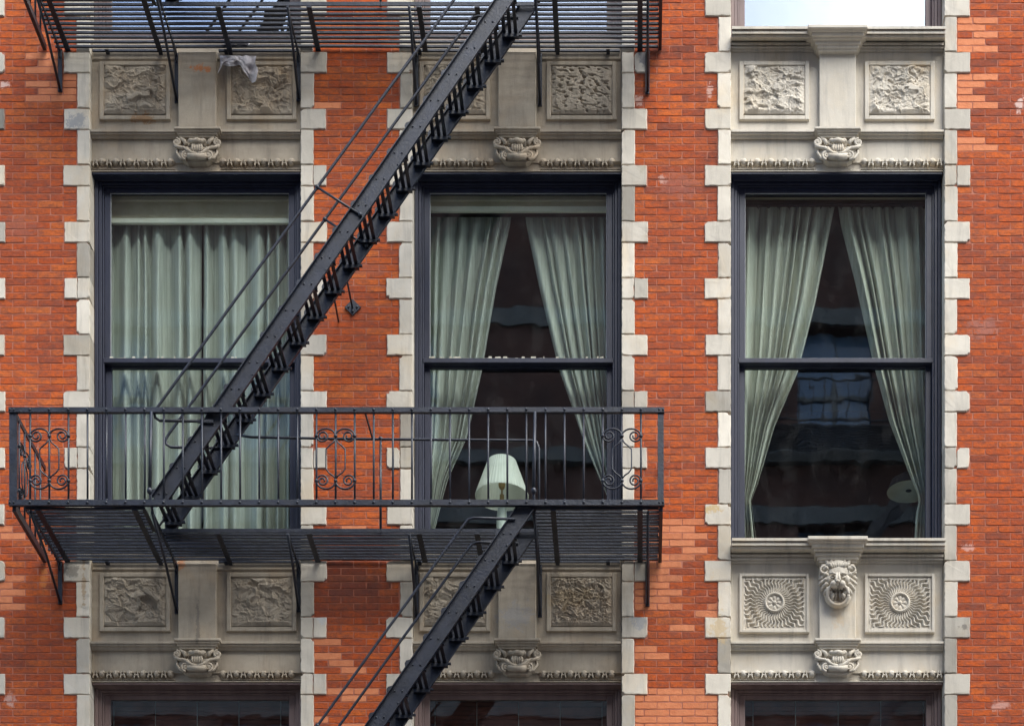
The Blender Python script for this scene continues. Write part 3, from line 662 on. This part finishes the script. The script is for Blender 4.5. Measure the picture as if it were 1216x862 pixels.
# ------------------------------------------------------------------ fire escape
ZP = CZ+(VY-604)*K*(1-.93/D)          # level of the balcony floor
def make_balcony():
    O = Vector((wx(400), 0, ZP))
    root = empty('fire_escape_balcony', O, 'lower black iron fire escape balcony with scrollwork railing across two windows', 'fire escape balcony', 'fire escape balconies')
    dF = .965; XL, XR = wx(16, dF), wx(785, dF)
    B = lambda: MB()
    # floor of flat bars, with the stair well left open in front
    g = B(); sw, sh = .021, .018
    xa, xb = wx(66, 0), wx(782, 0); xo0, xo1 = wx(200, 0), wx(640, 0)
    for k in range(17):
        d = .93-k*.0563
        spans = [(xa, xo0), (xo1, xb)] if d > .53 else [(xa, xb)]
        for u, v in spans:
            jz = random.uniform(-.002, .002); n = 8
            pts = [Vector((u+(v-u)*t/n+(random.uniform(-.012, .012) if t in (0, n) else 0), -d, ZP+jz+.006*noise.noise(Vector(((u+(v-u)*t/n)*1.3, d*9, 1))))) for t in range(n+1)]
            for p, q in zip(pts, pts[1:]): g.bar(p, q, sw, sh)
    for d in (-.025, -.075):
        for (u, v) in ((109, 209), (259, 355), (492, 588), (639, 736)): g.bar((wx(u), -d, ZP), (wx(v), -d, ZP), sw, sh)
    for (px, e) in ((127, 1), (268, 1), (498, 1), (722, 1)): g.bar((wx(px), .085, ZP-.016), (wx(px), -.01, ZP-.016), .034, .014)
    g.build('grating', IRON, root, O)
    # crossbars under the floor
    for px in (81, 190, 273, 378, 505, 572, 662, 760):
        dd = .95 if px in (81, 190, 662, 760) else .54
        c = B(); c.bar((wx(px), .0, ZP-.020), (wx(px), -dd, ZP-.020), .048, .014)
        if px in (190, 273, 572, 662): c.bar((wx(px), .0, ZP-.018), (wx(px), .09, ZP-.018), .036, .014)
        c.build('crossbar', IRON, root, O)
    f = B()
    for X in (XL, XR): f.bar((X, -.018, ZP-.004), (X, -dF+.02, ZP-.004), .032, .055)
    f.bar((xo0, -.535, ZP+.006), (xo1, -.535, ZP+.006), .012, .034); f.bar((xo0, -.54, ZP-.003), (xo0, -.95, ZP-.003), .034, .012); f.bar((xo1, -.54, ZP-.003), (xo1, -.95, ZP-.003), .034, .012)
    f.build('floor_frame', IRON, root, O)
    # brackets
    for px, dd, drop, rodup in ((72, .93, .40, 0), (209, .93, .47, 1), (354, .56, .45, 0), (494, .56, .50, 0), (641, .93, .50, 1), (769, .93, .42, 0)):
        X = wx(px); c = B(); wy = -.014 if px not in (209, 354, 494, 641) else .035
        c.bar((X, wy, ZP-.03), (X, -dd, ZP-.03), .014, .03); c.bar((X, wy, ZP-.02), (X, wy, ZP-drop-.02), .040, .016)
        c.tube([(X, wy-.012, ZP-drop), (X, -dd*.5, ZP-drop*.42-.01), (X, -dd, ZP-.035)], .013, 8)
        c.bar((X-.001, wy-.006, ZP-.10), (X-.001, -.13, ZP-.045), .010, .020)
        br = c.build('bracket', IRON, root, O)
        if rodup:
            r_ = B(); X2 = X-.004
            ft = Vector((X2, -dF-.035, ZP+.125)); r_.tube([(X2, -.60, ZP-.12), (X2, -.90, ZP-.01), ft], .012, 8); r_.ell(ft+Vector((0, 0, .0)), .026, .026, .03)
            r_.tube([ft, (X2+.01, -dF-.012, ZP+.845)], [.017, .014], 10); r_.build('stay_rod', IRON, br, O)
    # railing
    zb, zt = wz(597.5, dF), wz(487.5, dF); r = B()
    for z, h in ((zb, .050), (zt, .044)):
        r.bar((XL-.04, -dF, z), (XR+.03, -dF, z), .036, h)
        for X in (XL, XR): r.bar((X, -dF+.02, z), (X, -.012, z), .014, .045 if z == zt else .04)
    for X in (XL-.01, XR+.0):
        for z in (zb, zt):
            for k in (-1, 1): r.ell((X+k*.018, -dF-.02, z), .009, .008, .009, 8, 5)
    rail = r.build('railing', IRON, root, O)
    for X in (XL, XR):
        c = B(); c.box(X-.038 if X == XL else X-.030, X+.030 if X == XL else X+.024, dF-.03, dF+.004, zb, zt); c.build('corner_post', IRON, rail, O)
    for k in range(33):
        px = 36+22.66*k; X = wx(px, dF); c = B()
        rot = random.uniform(-.002, .002)
        c.tube([(X, -dF, zb), (X+rot, -dF, (zb+zt)/2), (X, -dF, zt)], .0095, 8)
        for z in (zb, zt): c.ell((X, -dF-.019, z), .013, .010, .012, 8, 5); c.ell((X, -dF, z+(.03 if z == zb else -.026)), .014, .014, .008, 8, 5)
        c.build('baluster', IRON, rail, O)
    def scroll(P3, name='scrollwork'):
        """P3(u, v): u across in px from the middle bar, v down in px from the upper node"""
        c = B(); rr = .0078
        for s in (-1, 1):
            arc = [P3(s*(11.3+11.3*math.cos(t)), -8.6*math.sin(t)) for t in [math.pi-math.pi*i/14 for i in range(15)]]
            def sp(vc, sgn):
                out = []
                for i in range(27):
                    t = i/26; a = sgn*(t*2*math.pi*1.55); rad = 1-.0*t
                    # starts at the outer bar and winds in
                    cxs = 11.3+3.0*(1-t)*0+4.0; R0 = (22.6-cxs)*(1-.72*t)
                    out.append(P3(s*(cxs+R0*math.cos(a)), vc+R0*math.sin(a)))
                return out
            c.tube(arc+sp(0, 1)[1:], rr, 7)
            arc2 = [P3(s*(11.3+11.3*math.cos(t)), 53+9.6*math.sin(t)) for t in [math.pi-math.pi*i/14 for i in range(15)]]
            c.tube(arc2+sp(53, -1)[1:], rr, 7)
            c.tube([P3(0, 3), P3(s*3, 8), P3(s*8, 12), P3(s*11.3, 15.5), P3(s*11.5, 27), P3(s*11.3, 39), P3(s*8, 43.5), P3(s*3, 47), P3(0, 51)], rr*.85, 7)
        for v in (0, 53):
            for u in (-22.6, 0, 22.6): c.ell(P3(u, v), .018, .018, .018, 10, 6)
        c.build(name, IRON, rail, O)
    for px in (58.66, 398.56, 738.46): scroll(lambda u, v, px=px: Vector((wx(px+u, dF), -dF-.004, zt-(32.5+v-2)*K*.95)))
    for X in (XL, XR):
        for d in (.80, .64, .48, .32, .16):
            c = B(); c.tube([(X, -d, zb), (X, -d, zt)], .0095, 8); c.build('baluster', IRON, rail, O)
        scroll(lambda u, v, X=X: Vector((X, -.64-u*.0071, zt-(32.5+v-2)*K*.95)))
    # guard rail round the stair well
    di = .53; zg = wz(521, di); gr = B(); xs, xe = wx(280, di), wx(640, di)
    gr.tube([(xs, -di, wz(516.5, di)), (xs+.15, -di, wz(519, di)), (wx(400, di), -di, zg), (xe-.07, -di, wz(523, di)), (xe-.02, -di, wz(525, di)), (xe, -di, wz(532, di)), (xe, -di, ZP+.01)], .0115, 8)
    grd = gr.build('guard_rail', IRON, root, O)
    c = B(); c.tube([(wx(452, di), -di, zg), (wx(452, di), -di, ZP-.01)], .0115, 8); c.ell((wx(452, di), -di, zg), .02, .02, .02); c.build('guard_post', IRON, grd, O)
    c = B(); c.bar((wx(432, dF), -dF+.03, zt+.03), (wx(442.5, di), -di, zg), .012, .022); c.bar((wx(430, dF), -dF, zt+.028), (wx(435, dF), -dF+.04, zt+.028), .02, .012); c.build('brace', IRON, grd, O)
    return root
balcony = make_balcony()
upper = copy_tree(balcony); upper.location.z += FLOOR; upper['label'] = 'upper black iron fire escape balcony seen from below, a rag caught on its floor'

def make_stair():
    dn, df = .925, .50; f = 1-dn/D
    SX = lambda px: CX+(px-VX)*K*f
    SZ = lambda py: CZ+(VY-py)*K*f
    foot = Vector((SX(185), -.7, ZP)); O = foot
    root = empty('fire_escape_stair', O, 'black iron stair rising from the lower balcony across the middle of the picture', 'fire escape stair', 'fire escape stairs')
    m = .692; xe = lambda y: 614-(y+36)*m              # upper edge of the stringer
    for d, nm in ((dn, 0), (df, 1)):
        b = MB(); d0, d1 = d-.005, d+.005
        bot = 600
        pts = [(SX(xe(-38)), SZ(-38)), (SX(xe(bot-12)), SZ(bot-12)), (SX(xe(bot)+9), SZ(bot)), (SX(xe(bot)+23), SZ(bot)), (SX(635), SZ(635 and -30)), (SX(635), SZ(-38))]
        pts[4] = (SX(634), SZ(-36+(614+22.5-634)/m)); pts[5] = (SX(634), SZ(-38))
        b.prism(pts, d0, d1)
        nrm = Vector((math.cos(math.atan(m)), 0, -math.sin(math.atan(m))))
        for off, w in ((0, .028), (22.5, .028)):
            p = Vector((SX(xe(-36)+off), -(d+.016), SZ(-36))); q = Vector((SX(xe(bot)+off), -(d+.016), SZ(bot)))
            if off > 0: p = Vector((SX(634), -(d+.016), SZ(-36+(614+22.5-634)/m)))
            b.bar(p, q, .028, .007, up=(nrm.x, 0, nrm.z))
        for k in range(21):
            y = -4.5+31.1*k
            if y > 600: break
            for o in (5.5, 14.5): b.ell((SX(xe(y)+o), -(d+.007), SZ(y)), .0085, .007, .0085, 8, 5)
            if k % 2 == 0: b.ell((SX(xe(y)+11+random.uniform(-2, 2)), -(d+.006), SZ(y+14)), .010, .006, .009, 8, 5)
            # tab of the tread bracket standing proud of the upper edge
            b.prism([(SX(xe(y)-4.2), SZ(y-2.5)), (SX(xe(y)-2.6), SZ(y-5.8)), (SX(xe(y)+4), SZ(y-7.5)), (SX(xe(y)+6), SZ(y+3)), (SX(xe(y)-3.6), SZ(y+4.0))], d-.011, d-.0055)
        b.build('stringer', IRON, root, O)
    for k in range(20):
        y = -4.5+31.1*k; X = SX(xe(y)+11.5); Z = SZ(y+4)
        if y > 600: break
        b = MB()
        for o in (-.066, -.012, .042):
            b.bar((X+o, -dn+.006, Z+random.uniform(-.002, .002)), (X+o, -df-.006, Z), .032, .020)
        for d, s in ((dn, -1), (df, 1)):
            b.box(X-.085, X+.075, min(d+s*.006, d+s*.034), max(d+s*.006, d+s*.034), Z-.020, Z-.011); b.box(X-.085, X+.075, min(d+s*.006, d+s*.011), max(d+s*.006, d+s*.011), Z-.021, Z+.036)
        b.box(X-.080, X+.070, df+.012, df+.05, Z-.050, Z-.021)
        b.box(X+.060, X+.098, df+.004, df+.03, Z-.020, Z-.004)
        b.build('tread', IRON, root, O)
    for d, nm in ((.94, 0), (df+.01, 1)):
        H = lambda px, py: Vector((SX(px), -d, SZ(py)))
        xr = lambda y: 482-(y-80)*.728
        pts = [H(612, -21), H(563, -22.5), H(556, -20.5), H(xr(-12)+.5, -12)] + [H(xr(y)+.6*noise.noise(Vector((y*.013, nm*4, 0))), y) for y in range(10, 480, 30)] + [H(xr(484), 484), H(183.8, 491), H(184.6, 497), H(190, 500.5), H(252, 501.5)]
        b = MB(); b.tube(pts, .0125, 10)
        if nm == 0: b.bar(H(235, 501.2), H(254, 501.6), .016, .03)
        h = b.build('handrail', IRON, root, O)
        b = MB(); y = 224; b.tube([H(xr(y), y), H(429, 257)], .011, 8); b.ell(H(xr(y), y), .022, .022, .022, 10, 6); b.ell(H(428, 256.5), .02, .02, .02, 10, 6); b.build('strut', IRON, h, O)
    for (a, c_, plate) in (((411, 328), (418.5, 366), 1), ((396, 350), (402, 381.5), 0)):
        b = MB(); b.tube([PT(a[0], a[1], df), PT(c_[0], c_[1], .006)], .009, 8); t = b.build('tie_rod', IRON, root, O)
        if plate:
            b = MB(); r = 9.6*K; p = PT(c_[0]+.6, c_[1], 0); b.prism([(p.x-r, p.z), (p.x, p.z-r), (p.x+r, p.z), (p.x, p.z+r)], .004, .018)
            for u, v in ((-.04, 0), (.04, 0), (0, -.04)): b.ell((p.x+u, -.02, p.z+v), .012, .01, .012, 8, 5)
            b.build('wall_plate', IRON, t, O)
    return root
stair = make_stair()
s2 = copy_tree(stair); s2.location.z -= FLOOR; s2['label'] = 'black iron stair dropping below the lower balcony to the bottom edge of the picture'
s3 = copy_tree(stair); s3.location.z += FLOOR; s3['label'] = 'black iron stair on the upper balcony, only its foot showing at the top'

# rag caught on the upper balcony
b = MB()
def ragfn(u, v):
    px = 261+u*43; top = 66.5
    low = lerp_poly([(0, 88), (.12, 78), (.35, 79), (.55, 78), (.70, 90), (.84, 99), (.93, 97), (1, 84)], u)
    py = top+(low-top)*v + (1.2*noise.noise(Vector((u*9, v*3, 1))))
    d = .022 + .035*math.sin(u*19+v*2.2)*(.4+.6*v)*.8 + .05*v*(1-v) + .022*noise.noise(Vector((u*7, v*5, 4)))
    if v < .12: d += -.02+.1*v
    px += 2.5*math.sin(v*5+u*3)*v
    return PT(px, py, max(-.02, d))
b.grid(ragfn, 60, 24)
def ragtop(u, v):
    px = 266+u*30+2*math.sin(v*9); py = 60.5+3.5*v+1.3*noise.noise(Vector((u*8, v*4, 9)))
    return Vector((wx(px), -(.06-.03*v+.015*math.sin(u*17)), ZP+FLOOR+.014+.02*abs(noise.noise(Vector((u*9, v*6, 2))))-.03*max(0, v-.7)))
b.grid(ragtop, 40, 10)
tag(b.build('rag', RAG), 'crumpled grey white rag hanging from the upper balcony floor', 'rag')

# ------------------------------------------------------------------ the building across the street (seen in the panes)
OY = -22.0
opp = empty('loft_building', (4, OY, 0), 'dark brick loft building across the street, seen only in the window reflections', 'building'); O = opp.location
OB = plain_mat('dark_brickwork', (.062, .042, .042), (.10, .058, .052), 1.2, .9); OS = plain_mat('grey_limestone', (.095, .11, .12), (.13, .15, .165), 2, .85)
OG = NT('street_window_glass').pbr((.09, .16, .27), .08, None, .9)  # blue put into the base colour for the sky these panes reflect
b = MB(); XA, XB = -26, 34; HT = 30.8
def obox(b, x0, x1, y0, y1, z0, z1): b.box(x0, x1, -y1, -y0, z0, z1)
wins = []
fl = [(4.35+i*4.05) for i in range(6)]
xs = [XA+.5+i*3.0 for i in range(20) if i != 8]
zprev = 0
for zf in fl:                      # bands of wall between rows of windows
    obox(b, XA, XB, OY-.5, OY, zprev, zf); zprev = zf+2.55
obox(b, XA, XB, OY-.5, OY, zprev, HT)
for zf in fl:
    x = XA
    for xw in xs: obox(b, x, xw, OY-.5, OY-.001, zf+.001, zf+2.549); x = xw+1.55
    obox(b, x, XB, OY-.5, OY-.001, zf+.001, zf+2.549)
obox(b, XA, XB, OY-14, OY-.51, 0, HT-.4)
b.build('wall', OB, opp, O)
b = MB()
for zf in fl:
    obox(b, XA, XB, OY+.002, OY+.16, zf-.28, zf-.02); obox(b, XA, XB, OY+.002, OY+.08, zf+2.57, zf+2.9)
obox(b, XA, XB, OY+.002, OY+.7, HT-.5, HT); obox(b, XA, XB, OY+.002, OY+.35, HT-.9, HT-.51)
b.build('cornice', OS, opp, O)
b = MB()
for zf in fl:
    for xw in xs: obox(b, xw, xw+1.55, OY-.30, OY-.28, zf, zf+2.55)
b.build('glazing', OG, opp, O)
b = MB()
for zf in fl:
    for xw in xs:
        obox(b, xw, xw+1.55, OY-.279, OY-.22, zf+1.22, zf+1.30); obox(b, xw+.74, xw+.80, OY-.279, OY-.235, zf+.001, zf+2.549)
b.build('glazing_bars', OS, opp, O)
ofe = empty('fire_escape', (6, OY, 0), 'black fire escape on the facing building, seen only in reflection', 'fire escape'); O = ofe.location
b = MB()
for zf in fl[1:]:
    for k in range(10): b.bar((3.2, OY+.25+k*.09, zf-.05), (9.4, OY+.25+k*.09, zf-.05), .03, .03)
    for z in (zf+.05, zf+.9): b.bar((3.2, OY+1.1, z), (9.4, OY+1.1, z), .04, .04)
    for k in range(26): b.bar((3.2+k*.248, OY+1.1, zf), (3.2+k*.248, OY+1.1, zf+.9), .02, .02)
b.build('balcony', IRON, ofe, O)
b = MB()
for i, zf in enumerate(fl[1:-1]):
    for y in (OY+.5, OY+1.0): b.bar((4.2, y, zf), (7.8, y, zf+4.05), .04, .16)
b.build('stair', IRON, ofe, O)

# ------------------------------------------------------------------ camera, light, sky
cam = bpy.data.cameras.new('Camera'); co = bpy.data.objects.new('Camera', cam); COL.objects.link(co)
co.location = (CX, -D, CZ); co.rotation_euler = (R(90), 0, 0); cam.sensor_width = 36; cam.sensor_fit = 'HORIZONTAL'
cam.lens = 36*D/(1216*K); cam.shift_x = (608-VX)/1216; cam.shift_y = (VY-431)/1216; cam.clip_end = 2000; cam.clip_start = .1
scn.camera = co
EL, AZ = 52, 32          # height of the sun; degrees to the right of straight out from the wall
sv = Vector((math.sin(R(AZ))*math.cos(R(EL)), -math.cos(R(AZ))*math.cos(R(EL)), math.sin(R(EL))))
sun = bpy.data.lights.new('Sun', 'SUN'); so = bpy.data.objects.new('Sun', sun); COL.objects.link(so)
sun.energy = 1.4; sun.angle = R(40); sun.color = (1, .96, .90); so.location = sv*60; so.rotation_euler = (-sv).to_track_quat('-Z', 'Y').to_euler()
w = bpy.data.worlds.new('World'); scn.world = w; w.use_nodes = True; nt = w.node_tree; nt.nodes.clear()
out = nt.nodes.new('ShaderNodeOutputWorld'); bg = nt.nodes.new('ShaderNodeBackground'); bg.inputs['Strength'].default_value = .15
sky = nt.nodes.new('ShaderNodeTexSky'); sky.sky_type = 'NISHITA'; sky.sun_disc = False; sky.sun_elevation = R(EL); sky.sun_rotation = math.atan2(sv.x, sv.y)
tc = nt.nodes.new('ShaderNodeTexCoord'); nz = nt.nodes.new('ShaderNodeTexNoise'); nz.inputs['Scale'].default_value = 3.2; nz.inputs['Detail'].default_value = 7; nz.inputs['Roughness'].default_value = .55
mp = nt.nodes.new('ShaderNodeMapping'); mp.inputs['Location'].default_value = (1.3, .2, .6); nt.links.new(tc.outputs['Generated'], mp.inputs[0]); nt.links.new(mp.outputs[0], nz.inputs['Vector'])
rp = nt.nodes.new('ShaderNodeValToRGB'); rp.color_ramp.elements[0].position = .40; rp.color_ramp.elements[1].position = .56; sx_ = nt.nodes.new('ShaderNodeSeparateXYZ'); nt.links.new(tc.outputs['Generated'], sx_.inputs[0]); ma = nt.nodes.new('ShaderNodeMath'); ma.operation = 'MULTIPLY_ADD'; nt.links.new(sx_.outputs['X'], ma.inputs[0]); ma.inputs[1].default_value = 1.1; nt.links.new(nz.outputs['Fac'], ma.inputs[2]); nt.links.new(ma.outputs[0], rp.inputs[0])
mx = nt.nodes.new('ShaderNodeMix'); mx.data_type = 'RGBA'; nt.links.new(rp.outputs[0], mx.inputs[0]); nt.links.new(sky.outputs[0], mx.inputs[6]); mx.inputs[7].default_value = (8.4, 8.9, 9.6, 1)
nt.links.new(mx.outputs[2], bg.inputs['Color']); nt.links.new(bg.outputs[0], out.inputs[0])
scn.render.engine = 'CYCLES'
vs = scn.view_settings; vs.view_transform = 'Standard'; vs.look = 'None'; vs.exposure = 1.68; vs.gamma = 1.0; vs.use_curve_mapping = False
cy = scn.cycles; cy.max_bounces = 8; cy.transparent_max_bounces = 12; cy.diffuse_bounces = 4; cy.glossy_bounces = 4
